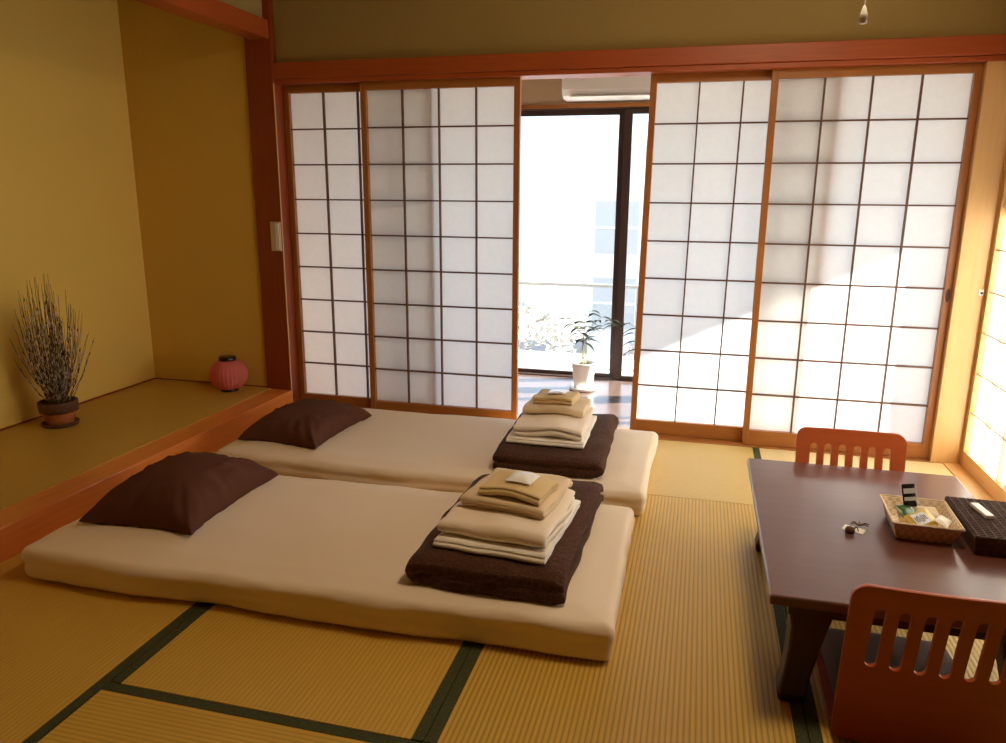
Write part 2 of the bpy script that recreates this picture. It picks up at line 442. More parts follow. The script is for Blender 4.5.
# right-hand wall: plane x = const, running towards the camera
Rm = Matrix.Translation((XR, -0.06, 0)) @ Matrix.Rotation(R(-90), 4, 'Z')
for k in range(2):
    off = k * 0.800
    shoji('door_%d' % (5 + k), off, 0.0 if k % 2 == 0 else 0.036, 4,
          ['glowing shoji screen in the right wall next to the corner pillar', 'second shoji screen in the right wall', 'third shoji screen in the right wall', 'fourth shoji screen in the right wall'][k],
          rot=Rm, m=('pillar_gold', 'sill_gold', 'lattice_bloom'))
struct('wall_right_light_stop', [(3.37, 3.46, YN, -1.668, -0.05, 1.845)], M['low_bounce_panel'])  # unseen dark wall added past the screens to dim the near room

# ------------------------------------------------------------------ tatami
def mat_piece(x0, x1, y0, y1, axis, label, heri, seen=True):
    """heri: sides that carry the green cloth border"""
    g = 0.0012; o_c = Vector(((x0 + x1) / 2, (y0 + y1) / 2, 0))
    root = thing('tatami_mat', label, 'tatami mat', tuple(o_c), 0, 'tatami mats of the room floor')
    X0, X1, Y0, Y1 = x0 + g - o_c.x, x1 - g - o_c.x, y0 + g - o_c.y, y1 - g - o_c.y
    link('rush_cover', boxes([(X0, X1, Y0, Y1, -0.05, 0.0)]), M['tatami_' + axis], root, bevel=0.001)
    HW = 0.029
    B = {'l': (X0, X0 + HW, Y0, Y1), 'r': (X1 - HW, X1, Y0, Y1), 'n': (X0, X1, Y0, Y0 + HW), 'f': (X0, X1, Y1 - HW, Y1)}
    for s in heri:
        a = B[s]
        link('cloth_border', boxes([(a[0], a[1], a[2], a[3], -0.004, 0.0012)]), M['heri'], root)
    return root
A_, B_, C_, D_ = -0.03, 0.783, 1.622, 2.468
mat_piece(A_, B_, -3.2, -1.6, 'sy', 'tatami mat in the near left corner beside the alcove step', 'r')
mat_piece(B_, C_, -2.385, -0.78, 'sy', 'tatami mat under the middle of the near futon, bordered green on both sides', 'lr')
mat_piece(C_, D_, -2.385, -0.78, 'y', 'ridged tatami mat between the near futon and the table', 'lr')
mat_piece(B_, D_ - 0.0, -3.2, -2.387, 'x', 'tatami mat at the bottom centre with its ridges running left to right', 'f')
mat_piece(C_, D_, -0.78, -0.037, 'sx', 'glare-paled half-size tatami mat in front of the right side of the gap', 'l')
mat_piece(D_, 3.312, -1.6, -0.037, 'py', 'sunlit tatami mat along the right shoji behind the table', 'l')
mat_piece(D_, 3.312, -3.2, -1.6, 'y', 'tatami mat under the near legless chair', 'lr')
# mats (nearly) hidden under the beds and behind the camera
struct('floor_hidden_mats', [(A_, B_, -1.599, -0.79, -0.05, -0.0005), (A_, C_, -0.779, -0.037, -0.05, -0.0005), (A_, 3.312, YN, -3.201, -0.05, -0.0005)], M['tatami_y'])

# ------------------------------------------------------------------ veranda
VY, VX = 1.17, 4.45
struct('floor_veranda', [(-0.6, VX, 0.1, VY, -0.06, -0.002), (3.47, VX, YN, 0.1, -0.06, -0.002)], M['deck'])
struct('ceiling_veranda', [(-0.6, VX + 0.3, 0.09, VY + 0.3, 2.18, 2.24), (3.46, VX + 0.3, YN, 0.09, 2.18, 2.24)], M['ceiling_pale'])
struct('wall_veranda', [(-0.6, VX, VY, VY + 0.1, 1.748, 2.18)], M['wall_veranda'])
struct('wall_veranda_right', [(VX, VX + 0.1, YN, VY + 0.1, 1.748, 2.18)], M['wall_veranda'])
struct('wall_veranda_end', [(-0.66, -0.6, 0.09, VY + 0.1, -0.05, 2.18), (3.46, VX + 0.1, YN - 0.08, YN, -0.05, 2.18), (-0.6, -0.03, 0.05, 0.09, -0.05, 2.18)], M['wall_veranda'])
struct('wall_veranda_left', [(-0.6, 0.30, VY - 0.01, VY + 0.1, -0.05, 1.748)], M['wall_veranda'])
struct('trim_12', [(-0.6, VX, VY - 0.025, VY, 1.728, 1.75)], M['wood_x'])
def sash(name, x0, x1, y, ax='x', sw=0.048):
    z0, z1 = 0.006, 1.722
    root = thing(name, 'bronze framed sliding window of the veranda', None, kind='structure')
    def m4(b):
        return b if ax == 'x' else (b[2], b[3], b[0], b[1], b[4], b[5])
    link('window_frame', boxes([m4((x0, x0 + sw, y, y + 0.028, z0, z1)), m4((x1 - sw, x1, y, y + 0.028, z0, z1)),
         m4((x0 + sw, x1 - sw, y, y + 0.028, z0, z0 + 0.022)), m4((x0 + sw, x1 - sw, y, y + 0.028, z1 - 0.034, z1))]), M['bronze'], root, bevel=0.002)
    link('pane', boxes([m4((x0 + sw - 0.005, x1 - sw + 0.005, y + 0.012, y + 0.015, z0 + 0.018, z1 - 0.03))]), M['glass'], root)
sash('window_1', 0.30, 1.665, VY + 0.035); sash('window_2', 1.655, 3.07, VY + 0.0)
sash('window_3', 3.06, VX, VY + 0.035)
struct('trim_13', [(0.30, VX, VY - 0.01, VY + 0.08, -0.05, 0.006), (0.30, VX, VY - 0.01, VY + 0.08, 1.722, 1.748)], M['bronze'])
sash('window_4', -0.15, VY, VX + 0.035, 'y'); sash('window_5', -1.5, -0.14, VX, 'y')
sash('window_6', -2.85, -1.49, VX + 0.035, 'y'); sash('window_7', YN, -2.84, VX, 'y')
struct('trim_14', [(VX - 0.01, VX + 0.08, YN, VY + 0.08, -0.05, 0.006), (VX - 0.01, VX + 0.08, YN, VY + 0.08, 1.722, 1.748)], M['bronze'])

# ------------------------------------------------------------------ outside
struct('ground', [(-25, 30, -20, 40, -3.2, -3.0)], M['ground'])
struct('floor_balcony', [(-2, VX + 1.2, VY + 0.1, VY + 1.25, -0.25, -0.10)], M['concrete'])
rl = thing('balcony_railing', 'pale grey balcony railing outside the veranda window', 'railing', (1.2, VY + 1.15, -0.10))
link('top_rail', boxes([(-3.0, 3.5, -0.02, 0.02, 0.575, 0.60)]), M['rail'], rl)
for k in range(5):
    link('post', boxes([(-2.2 + k * 1.35 - 0.012, -2.2 + k * 1.35 + 0.012, -0.012, 0.012, 0.0, 0.575)]), M['rail'], rl)
hs = thing('neighbour_house', 'washed-out neighbouring house with grey windows seen through the veranda glass', 'house', (2.35, 13.5, -3.0))
link('wall', boxes([(-2.6, 5.5, 0, 5, 0, 5.2)]), M['house'], hs)
link('roof', boxes([(-2.9, 5.9, -0.4, 5.4, 5.2, 5.35)]), M['house'], hs)
for (wx, wz) in ((-2.5, 1.2), (-0.9, 1.2), (1.0, 1.2), (-2.5, 2.9), (-0.9, 2.9), (1.0, 2.9)):
    wn = link('window', boxes([(wx, wx + 0.95, -0.05, 0.0, wz, wz + 1.15)]), M['house_glass'], hs)
    link('window_bar', boxes([(wx + 0.45, wx + 0.5, -0.07, -0.05, wz, wz + 1.15), (wx, wx + 0.95, -0.07, -0.05, wz + 0.55, wz + 0.6)]), M['house'], wn)
def bush(name, label, loc, rx, rz, seed, group):
    bm = bmesh.new(); rnd = random.Random(seed)
    for k in range(1500):
        a = rnd.uniform(0, 2 * math.pi); u = rnd.uniform(-0.2, 1); r = math.sqrt(max(0, 1 - u * u)) * rnd.uniform(0.8, 1.08)
        c = Vector((rx * r * math.cos(a), rx * r * math.sin(a), rz * (0.45 + 0.55 * u)))
        q = Matrix.Rotation(rnd.uniform(0, 6.28), 4, 'Z') @ Matrix.Rotation(rnd.uniform(-1.2, 1.2), 4, 'X')
        s = rnd.uniform(0.045, 0.09)
        vs = [bm.verts.new(c + q @ Vector(p)) for p in ((-s * 0.5, 0, 0), (0, -s, 0.02), (s * 0.5, 0, 0), (0, s, 0.02))]
        bm.faces.new(vs)
    root = thing(name, label, 'bush', loc, 0, group)
    link('foliage', bm, M['hedge'], root)
    b2 = bmesh.new(); tube(b2, [(0, 0, 0), (0.05, 0, rz * 0.7)], 0.06, 0.03, 8)
    link('trunk', b2, M['twig'], root)
bush('garden_bush', 'pale washed-out bush at the left of the veranda window view', (-0.15, 6.2, -3.0), 0.9, 2.75, 1, 'bushes outside the veranda')
bush('garden_bush', 'pale washed-out bush behind the potted plant outside the glass', (1.75, 7.4, -3.0), 0.75, 2.35, 2, 'bushes outside the veranda')

# ------------------------------------------------------------------ air conditioner on the veranda wall
ac = thing('air_conditioner', 'white wall air conditioner above the veranda window', 'air conditioner', (1.68, VY, 1.765))
bm = bmesh.new()
prof = [(0, 0.0), (-0.12, 0.0), (-0.165, 0.015), (-0.195, 0.05), (-0.205, 0.11), (-0.205, 0.24), (-0.19, 0.26), (0, 0.26)]
va = [bm.verts.new((-0.39, y, z)) for y, z in prof]; vb = [bm.verts.new((0.39, y, z)) for y, z in prof]
bm.faces.new(va); bm.faces.new(vb[::-1])
for i in range(len(prof)): bm.faces.new((va[i], va[(i + 1) % len(prof)], vb[(i + 1) % len(prof)], vb[i]))
link('casing', bm, M['plastic_white'], ac, bevel=0.006, seg=3)
link('front_panel', boxes([(-0.375, 0.375, -0.212, -0.204, 0.115, 0.235)]), M['plastic_white'], ac, bevel=0.003)
fl = link('air_flap', boxes([(-0.34, 0.34, -0.03, 0.03, -0.003, 0.003)]), M['plastic_white'], ac, bevel=0.002)
fl.location = (0, -0.160, 0.005); fl.rotation_euler = (R(-12), 0, 0)

# ------------------------------------------------------------------ potted plant on the veranda
pp = thing('potted_plant', 'small leafy plant in a white pot standing on the veranda boards', 'plant', (1.492, 0.865, -0.002))
link('saucer', lathe([(0.06, 0), (0.085, 0.004), (0.092, 0.022), (0.088, 0.024), (0.08, 0.01), (0.02, 0.008)], 36), M['ceramic'], pp, smooth=True)
link('pot', lathe([(0.05, 0.010), (0.058, 0.012), (0.064, 0.06), (0.073, 0.165), (0.077, 0.167), (0.077, 0.176), (0.070, 0.177), (0.068, 0.155), (0.02, 0.150)], 40), M['ceramic'], pp, smooth=True)
link('soil', lathe([(0.002, 0.14), (0.0675, 0.14), (0.0675, 0.156), (0.03, 0.160), (0.002, 0.161)], 24), M['soil'], pp)
def leaf(bm, base, direc, length, width, droop=0.35, nseg=7, side=None):
    d = Vector(direc).normalized(); up = Vector((0, 0, 1))
    sd = d.cross(up); sd = sd.normalized() if sd.length > 1e-3 else Vector((1, 0, 0))
    if side: sd = (sd + Vector(side)).normalized()
    prev = None; p = Vector(base)
    for i in range(nseg + 1):
        s = i / nseg; w = width * math.sin(math.pi * min(1, s ** 0.75)) * 0.5 + 0.0006
        a = bm.verts.new(p + sd * w + up * w * 0.3); c = bm.verts.new(p); b = bm.verts.new(p - sd * w + up * w * 0.3)
        if prev:
            bm.faces.new((prev[0], a, c, prev[1])); bm.faces.new((prev[1], c, b, prev[2]))
        prev = (a, c, b)
        d = (d - up * droop * (s + 0.3) / nseg * 1.6).normalized()
        p = p + d * (length / nseg)
rnd = random.Random(11)
bm = bmesh.new(); bl = bmesh.new()
for k, (tx, ty, tz) in enumerate([(-0.13, 0.02, 0.44), (-0.06, -0.03, 0.42), (0.03, 0.0, 0.50), (0.10, -0.02, 0.47), (0.0, 0.05, 0.42), (0.16, 0.02, 0.44)]):
    b0 = Vector((rnd.uniform(-0.02, 0.02), rnd.uniform(-0.02, 0.02), 0.152)); e = Vector((tx, ty, tz))
    pts = [b0 + (e - b0) * s + Vector((-tx * 0.55 * math.sin(math.pi * s), 0, 0.02 * math.sin(math.pi * s))) for s in [i / 8 for i in range(9)]]
    tube(bm, pts, 0.0028, 0.0012, 6)
    for i in (4, 6, 7, 8):
        for s in (-1, 1):
            dv = (rnd.uniform(0.3, 1.0) * (s or rnd.choice((-1, 1))), rnd.uniform(-0.6, 0.6), rnd.uniform(-0.15, 0.45))
            leaf(bl, pts[i], dv, rnd.uniform(0.06, 0.11), rnd.uniform(0.022, 0.034), 0.9)
link('stem', bm, M['stem'], pp); link('foliage', bl, M['leaf'], pp, smooth=True)
# second plant whose leaves peep past the right-hand screen
p2 = thing('potted_plant', 'plant almost hidden behind the shoji at the right of the gap, drooping leaves showing', 'plant', (1.93, 0.74, -0.002))
link('pot', lathe([(0.05, 0.0), (0.06, 0.002), (0.066, 0.06), (0.078, 0.17), (0.078, 0.18), (0.070, 0.18), (0.068, 0.155), (0.02, 0.150)], 32), M['ceramic'], p2, smooth=True)
bm = bmesh.new(); bl = bmesh.new()
pts = [(0, 0, 0.15), (-0.02, 0, 0.3), (-0.08, 0.0, 0.42), (-0.16, 0.0, 0.46), (-0.24, 0.0, 0.44)]
tube(bm, pts, 0.003, 0.0015, 6)
for (px, pz, dx, L_) in ((-0.10, 0.43, -0.55, 0.13), (-0.12, 0.40, -0.6, 0.12), (-0.11, 0.35, -0.55, 0.12), (-0.10, 0.30, -0.5, 0.11), (-0.24, 0.44, -1, 0.1), (-0.18, 0.455, -1, 0.1), (-0.08, 0.44, 0.4, 0.1), (-0.15, 0.46, -0.2, 0.09)):
    leaf(bl, (px, 0, pz), (dx, 0.1, -0.05), L_, 0.040, 1.0)
tube(bm, [(-0.03, 0, 0.2), (-0.09, 0, 0.3), (-0.12, 0, 0.40)], 0.002, 0.001, 5)
link('stem', bm, M['stem'], p2); link('foliage', bl, M['leaf'], p2, smooth=True)

# ------------------------------------------------------------------ futons
def futon(label, cx, cy, lx, ly, h, seed, rz=0.0, tuck=None):
    def dis(p):
        t = p.z / h
        ex = 1 - min(1, (lx / 2 - abs(p.x)) / 0.10); ey = 1 - min(1, (ly / 2 - abs(p.y)) / 0.10)
        e = max(ex, ey, 0)
        q = p.copy()
        q.z += t * (0.009 * nz(p, 2.2, seed) + 0.004 * nz(p, 6, seed + 3)) - t * 0.010 * e
        side = 0.011 * nz((p.x, p.y, 0), 3.5, seed + 7) + 0.004 * nz((p.x, p.y, p.z * 3), 12, seed + 2)
        wy = max(0.0, 1 - (ly / 2 - abs(p.y)) / 0.09); wx_ = max(0.0, 1 - (lx / 2 - abs(p.x)) / 0.09)
        q.y += side * (1.4 if p.y < 0 else 1) * wy
        q.x += side * wx_
        # soft horizontal crease round the side
        cr = math.exp(-((t - 0.55) / 0.12) ** 2) * 0.006
        q.y -= math.copysign(cr * wy, p.y)
        und = max(0.0, 0.55 - t) * 0.015
        q.y -= math.copysign(und * wy, p.y); q.x -= math.copysign(und * wx_, p.x)
        if t > 0.3: q.z -= 0.004 * math.exp(-((p.x + 0.25) / 0.25) ** 2)
        return q
    root = thing('futon', label, 'futon', (cx, cy, 0.0), rz, 'futons laid out on the tatami')
    o = link('mattress', soft_slab(lx, ly, h, 0.026, (110, 64, 14), dis), M['sheet'], root, smooth=True, loc=(0, 0, 0.0015))
    return root
fn = futon('near futon with a beige fitted sheet, closest to the camera', 1.062, -1.617, 1.865, 0.81, 0.120, 3.1, R(0.9))
ff = futon('far futon with a beige fitted sheet, alongside the shoji screens', 1.080, -0.625, 1.87, 0.83, 0.106, 8.4, R(0.0))
def pillow(label, cx, cy, lx, ly, h, z, rz, seed):
    bm = bmesh.new(); n = 44; top = {}; bot = {}
    for i in range(n + 1):
        for j in range(n + 1):
            u = math.sin((i / n - 0.5) * math.pi); v = math.sin((j / n - 0.5) * math.pi)
            # edges pulled in between the pointed corners
            x = lx / 2 * u * (1 - 0.16 * (1 - abs(v) ** 2.5) * abs(u) ** 3)
            y = ly / 2 * v * (1 - 0.13 * (1 - abs(u) ** 2.5) * abs(v) ** 3)
            k = (max(0, 1 - u ** 4) * max(0, 1 - v ** 4)) ** 0.42
            k = k * (0.74 + 0.26 * (1 - u * u) * (1 - v * v))
            edge = max(abs(u), abs(v))
            wr = 0.0
            if edge > 0.45:
                a = math.atan2(v * ly, u * lx)
                wr = 0.011 * nz((math.cos(a) * 2, math.sin(a) * 2, 0), 5.0, seed) * (edge - 0.45) / 0.55 * min(1, k * 4)
                wr += 0.007 * nz((a * 3, edge, 0), 4.0, seed + 4) * min(1, k * 3)
            zt = h * k * 0.86 + wr * 1.5 + 0.004 * nz((x, y, 0), 9, seed)
            top[i, j] = bm.verts.new((x, y, h * 0.12 + max(0.002, zt) if 0 < i < n and 0 < j < n else h * 0.12))
    for i in range(n + 1):
        for j in range(n + 1):
            if i in (0, n) or j in (0, n): bot[i, j] = top[i, j]
            else:
                c = top[i, j].co; bot[i, j] = bm.verts.new((c.x, c.y, h * 0.12 * (1 - min(1, (c.z - h * 0.12) / (h * 0.3)))))
    for i in range(n):
        for j in range(n):
            bm.faces.new((top[i, j], top[i + 1, j], top[i + 1, j + 1], top[i, j + 1]))
            bm.faces.new((bot[i, j], bot[i, j + 1], bot[i + 1, j + 1], bot[i + 1, j]))
    o = link('pillow', bm, M['pillow'], smooth=True, loc=(cx, cy, z))
    o.rotation_euler = (0, 0, rz)
    return tag(o, label, 'pillow', 'brown pillows on the futons')
PIL = []
def pillow_on(f_, *a):
    PIL.append((pillow(*a), f_))
pillow_on(fn, 'dark brown pillow with pointed corners at the head of the near futon', 0.422, -1.580, 0.42, 0.56, 0.142, 0.1065, R(2), 1.0)
pillow_on(ff, 'dark brown pillow at the head of the far futon, in front of the shoji', 0.405, -0.665, 0.40, 0.53, 0.115, 0.1065, R(-3), 5.0)

# ------------------------------------------------------------------ towels
from mathutils.bvhtree import BVHTree
def meshes_of(o):
    return ([o] if o.type == 'MESH' else []) + [c for c in o.children if c.type == 'MESH']
def rest(o, supports, eps=0.0014, give=0.008):
    '''lay a soft thing on what carries it: every vertex keeps its height above the surface below'''
    bpy.context.view_layer.update()
    vs, ps = [], []
    for sp in supports:
        for m_ in meshes_of(sp):
            b = len(vs); vs += [m_.matrix_world @ v.co for v in m_.data.vertices]
            ps += [tuple(b + i for i in p.vertices) for p in m_.data.polygons]
    T = BVHTree.FromPolygons(vs, ps)
    mw = o.matrix_world; me = o.data; hz = []
    for v in me.vertices:
        w_ = mw @ v.co; best = None
        for dx, dy in ((0, 0), (0.006, 0), (-0.006, 0), (0, 0.006), (0, -0.006)):
            h = T.ray_cast(Vector((w_.x + dx, w_.y + dy, 1.0)), Vector((0, 0, -1)))[0]
            if h is not None: best = h.z if best is None else max(best, h.z)
        hz.append(best)
    top = max(h for h in hz if h is not None)
    for v, h in zip(me.vertices, hz):
        h = top - give if h is None else max(h, top - give)
        v.co.z += h + eps - o.location.z
    return o
def cloth(name, bm, m, label, cat, loc, rz, group=None, tex=None):
    o = link(name, bm, M[m], smooth=True, loc=loc); o.rotation_euler = (0, 0, rz)
    for p in o.data.polygons: p.use_smooth = True
    tag(o, label, cat, group)
    if CARRY: rest(o, CARRY, give=0.02 if 'blanket' in name else 0.010)
    CARRY.append(o)
    return o
CARRY = []
ZT = 0.1065
def rotbm(bm, deg):
    bmesh.ops.transform(bm, matrix=Matrix.Rotation(R(deg), 4, 'Z'), verts=bm.verts[:]); return bm
CARRY[:] = [fn]
# near stack ---------------------------------------------------------------
for p_, f_ in PIL: rest(p_, [f_], give=0.05)
G1, G2 = 'folded linen on the near futon', 'folded linen on the far futon'
cloth('folded_blanket', rotbm(folded(0.76, 0.47, 2, 0.047, start=-1, amp=0.0045, seed=2.0, slump=0.016, n_w=40), 90), 'fleece',
      'dark brown fleece blanket folded flat on the near futon', 'blanket', (1.660, -1.562, ZT), R(-1), G1)
zb = ZT + 0.090
cloth('folded_sheet', folded(0.335, 0.41, 3, 0.008, start=1, amp=0.003, seed=4.0), 'towel_white',
      'thin folded white sheet lying on the near brown blanket', 'sheet', (1.647, -1.675, zb), R(-5), G1)
cloth('folded_towel', folded(0.325, 0.36, 2, 0.0235, start=1, amp=0.007, seed=6.0, slump=0.004), 'towel_cream',
      'thick cream bath towel under the tan towel of the near stack', 'towel', (1.650, -1.662, zb + 0.024), R(-5), G1)
cloth('folded_towel', folded(0.265, 0.285, 3, 0.0115, start=-1, amp=0.005, seed=8.0, slump=0.004), 'towel_tan',
      'tan folded towel under the golden towel of the near stack', 'towel', (1.655, -1.607, zb + 0.070), R(-8), G1)
cloth('hand_towel', folded(0.195, 0.15, 3, 0.0085, start=1, amp=0.004, seed=10.0, wave=lambda p, t: p + Vector((0, 0, -0.012 * (p.x / 0.1) ** 2 * 0 + 0.006 * math.cos(p.x * 30)))), 'towel_gold',
      'small golden tan towel on top of the near stack', 'towel', (1.667, -1.660, zb + 0.103), R(-10), G1)
def packet(label, loc, rz, w=0.085, d=0.075, h=0.012, m='packet_white', name='amenity_packet', cat='packet', group=None, seed=0, rx=0, ry=0):
    def dis(p):
        q = p.copy(); e = max(abs(p.x) / (w / 2), abs(p.y) / (d / 2))
        q.z = h / 2 + (p.z - h / 2) * max(0.12, 1 - e ** 3) + 0.0012 * nz(p, 60, seed) * (1 if p.z > h / 2 else 0) * min(1, (1.05 - e) * 4)
        return q
    o = link(name, soft_slab(w, d, h, 0.004, (18, 16, 4), dis), M[m], smooth=True, loc=loc)
    o.rotation_euler = (rx, ry, rz)
    return tag(o, label, cat, group)
NP = packet('small shiny white packet on the golden towel of the near stack', (1.679, -1.656, zb + 0.1315), R(-12), group=G1); rest(NP, CARRY)
CARRY[:] = [ff]
# far stack ----------------------------------------------------------------
cloth('folded_blanket', rotbm(folded(0.70, 0.46, 2, 0.044, start=1, amp=0.0045, seed=12.0, slump=0.016, n_w=40), 90), 'fleece',
      'dark brown fleece blanket folded flat on the far futon', 'blanket', (1.590, -0.605, ZT), R(1), G2)
zc = ZT + 0.084
cloth('folded_sheet', folded(0.325, 0.40, 3, 0.007, start=1, amp=0.003, seed=14.0), 'towel_white',
      'thin folded white sheet lying on the far brown blanket', 'sheet', (1.585, -0.650, zc), R(0), G2)
def wv(p, t):
    q = p.copy(); q.z += (0.010 * math.sin(p.x * 26 + 1.0)) * (1 if p.y < 0.1 else 0.4) * (0.35 + 0.65 * (1 - abs(t - 0.5))) ; return q
cloth('folded_towel', folded(0.285, 0.34, 4, 0.0115, start=1, amp=0.004, seed=16.0, wave=wv), 'towel_cream',
      'wavy cream bath towel under the tan towel of the far stack', 'towel', (1.590, -0.655, zc + 0.021), R(0), G2)
cloth('folded_towel', folded(0.265, 0.23, 2, 0.018, start=1, amp=0.004, seed=18.0, slump=0.004), 'towel_tan',
      'tan folded towel under the small towel of the far stack', 'towel', (1.587, -0.560, zc + 0.072), R(-2), G2)
cloth('hand_towel', folded(0.175, 0.15, 4, 0.0075, start=1, amp=0.003, seed=20.0), 'towel_gold',
      'small tan towel on top of the far stack', 'towel', (1.580, -0.560, zc + 0.108), R(-4), G2)
FP = packet('small shiny white packet on the top towel of the far stack', (1.585, -0.555, zc + 0.1385), R(-6), 0.085, 0.075, group=G2, seed=3); rest(FP, CARRY)

# ------------------------------------------------------------------ table
TX0, TX1, TY0, TY1, TZ = 2.364, 3.025, -2.075, -1.105, 0.307
tb = thing('low_table', 'low dark red-brown lacquered table by the right shoji', 'table', ((TX0 + TX1) / 2, (TY0 + TY1) / 2, 0.0))
wx, wy = (TX1 - TX0) / 2, (TY1 - TY0) / 2
link('tabletop', boxes([(-wx, wx, -wy, wy, TZ - 0.026, TZ)]), M['table_wood'], tb, bevel=0.006, seg=3)
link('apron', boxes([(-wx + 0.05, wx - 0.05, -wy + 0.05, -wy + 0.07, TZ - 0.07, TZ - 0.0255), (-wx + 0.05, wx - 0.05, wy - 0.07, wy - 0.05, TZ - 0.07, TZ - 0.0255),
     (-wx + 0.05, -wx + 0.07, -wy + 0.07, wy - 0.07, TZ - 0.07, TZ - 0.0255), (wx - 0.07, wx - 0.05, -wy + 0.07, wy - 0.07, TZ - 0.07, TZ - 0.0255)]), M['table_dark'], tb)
for sx in (-1, 1):
    for sy in (-1, 1):
        bm = bmesh.new(); rings = []
        #        z, centre offset outwards, half width
        for (z, off, hw) in ((TZ - 0.0255, 0.000, 0.055), (TZ - 0.07, 0.002, 0.050), (0.19, 0.002, 0.041), (0.13, 0.010, 0.035), (0.07, 0.020, 0.032), (0.025, 0.028, 0.034), (0.001, 0.028, 0.031)):
            cx, cy = sx * (wx - 0.105 + off), sy * (wy - 0.105 + off); ring = []
            for (a, b) in ((-1, -1), (1, -1), (1, 1), (-1, 1)):
                ring.append(bm.verts.new((cx + a * hw, cy + b * hw, z)))
            rings.append(ring)
        for a, b in zip(rings, rings[1:]):
            for k in range(4): bm.faces.new((a[k], a[(k + 1) % 4], b[(k + 1) % 4], b[k]))
        bm.faces.new(rings[0]); bm.faces.new(rings[-1][::-1])
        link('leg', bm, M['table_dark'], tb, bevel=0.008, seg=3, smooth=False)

# ------------------------------------------------------------------ legless chairs
def chair_back(w=0.360, ztop=0.422, lean=0.070, zslot0=0.212, zslot1=0.368):
    cu = bpy.data.curves.new('tmp', 'CURVE'); cu.dimensions = '2D'; cu.fill_mode = 'BOTH'
    def loop(pts):
        s = cu.splines.new('POLY'); s.points.add(len(pts) - 1)
        for p, q in zip(s.points, pts): p.co = (q[0], q[1], 0, 1)
        s.use_cyclic_u = True
    def rr(x0, x1, z0, z1, r, rb=None, n=8):
        rb = r if rb is None else rb; out = []
        for (cx, cz, a0, q) in ((x1 - r, z1 - r, 0, r), (x0 + r, z1 - r, 90, r), (x0 + rb, z0 + rb, 180, rb), (x1 - rb, z0 + rb, 270, rb)):
            for i in range(n + 1):
                a = R(a0 + 90 * i / n); out.append((cx + q * math.cos(a), cz + q * math.sin(a)))
        return out
    o2 = rr(-w / 2, w / 2, 0.004, ztop, 0.035, 0.012)
    # waist: sides taper slightly towards the bottom
    loop([(x * (0.96 + 0.04 * (z / ztop)), z) for x, z in o2])
    for k in range(6):
        c = (k - 2.5) * 0.0480
        loop(rr(c - 0.0118, c + 0.0118, zslot0, zslot1, 0.0116, n=6))
    cu.extrude = 0.006
    ob = bpy.data.objects.new('tmp', cu); COL.objects.link(ob)
    dg = bpy.context.evaluated_depsgraph_get()
    me = bpy.data.meshes.new_from_object(ob.evaluated_get(dg))
    bpy.data.objects.remove(ob); 
    bm = bmesh.new(); bm.from_mesh(me); bpy.data.meshes.remove(me)
    for v in bm.verts: v.co = Vector((v.co.x, v.co.z, v.co.y))
    bmesh.ops.remove_doubles(bm, verts=bm.verts[:], dist=1e-5)
    for i in range(-7, 8):
        g = bm.verts[:] + bm.edges[:] + bm.faces[:]
        bmesh.ops.bisect_plane(bm, geom=g, plane_co=(i * 0.0257, 0, 0), plane_no=(1, 0, 0))
    for i in range(1, 10):
        g = bm.verts[:] + bm.edges[:] + bm.faces[:]
        bmesh.ops.bisect_plane(bm, geom=g, plane_co=(0, 0, 0.03 + i * 0.0385), plane_no=(0, 0, 1))
    for v in bm.verts:
        s = max(0.0, (v.co.z - 0.03) / (ztop - 0.03))
        v.co.y += -lean * s ** 1.3 + 0.35 * v.co.x ** 2 
    return bm
def chair_seat(w=0.345, d=0.40):
    bm = bmesh.new(); prof = []
    # from the back upstand forward: bent plywood
    pts = [(-0.004, 0.075), (0.0, 0.05), (0.012, 0.030), (0.04, 0.022), (0.12, 0.020), (0.25, 0.022), (0.36, 0.026), (0.385, 0.020), (0.395, 0.010)]
    t = 0.011; nx = 12
    rows = []
    for i in range(nx + 1):
        x = -w / 2 + w * i / nx; row = []
        for (y, z) in pts:
            row.append((bm.verts.new((x, y + 0.35 * x * x * max(0, 1 - y / 0.1), z)), bm.verts.new((x, y + 0.35 * x * x * max(0, 1 - y / 0.1) + (0.010 if y < 0.02 else 0), z - (t if y >= 0.02 else 0.002)))))
        rows.append(row)
    m = len(pts)
    for a, b in zip(rows, rows[1:]):
        for k in range(m - 1):
            bm.faces.new((a[k][0], b[k][0], b[k + 1][0], a[k + 1][0])); bm.faces.new((a[k][1], a[k + 1][1], b[k + 1][1], b[k][1]))
        bm.faces.new((a[0][0], a[0][1], b[0][1], b[0][0])); bm.faces.new((a[-1][0], b[-1][0], b[-1][1], a[-1][1]))
    for row in (rows[0], rows[-1]):
        for k in range(m - 1): bm.faces.new((row[k][0], row[k + 1][0], row[k + 1][1], row[k][1]))
    for (sx) in (-1, 1):   # floor runners
        bx(bm, sx * w / 2 * 0.86 - 0.012, sx * w / 2 * 0.86 + 0.012, 0.02, 0.37, 0.0, 0.012)
    return bm
def chair(label, x, y, rz):
    root = thing('legless_chair', label, 'chair', (x, y, 0.0012), rz, 'legless chairs at the low table')
    link('backrest', chair_back(), M['chair_wood'], root, bevel=0.002)
    link('seat', chair_seat(), M['chair_wood'], root)
    return root
    return root
chair('near reddish-brown legless chair with slotted back, turned away from the camera', 2.690, -2.135, 0.0)
chair('far reddish-brown legless chair with slotted back, between the table and the sunlit shoji', 2.712, -1.055, math.pi).scale = (1, 1, 0.95)
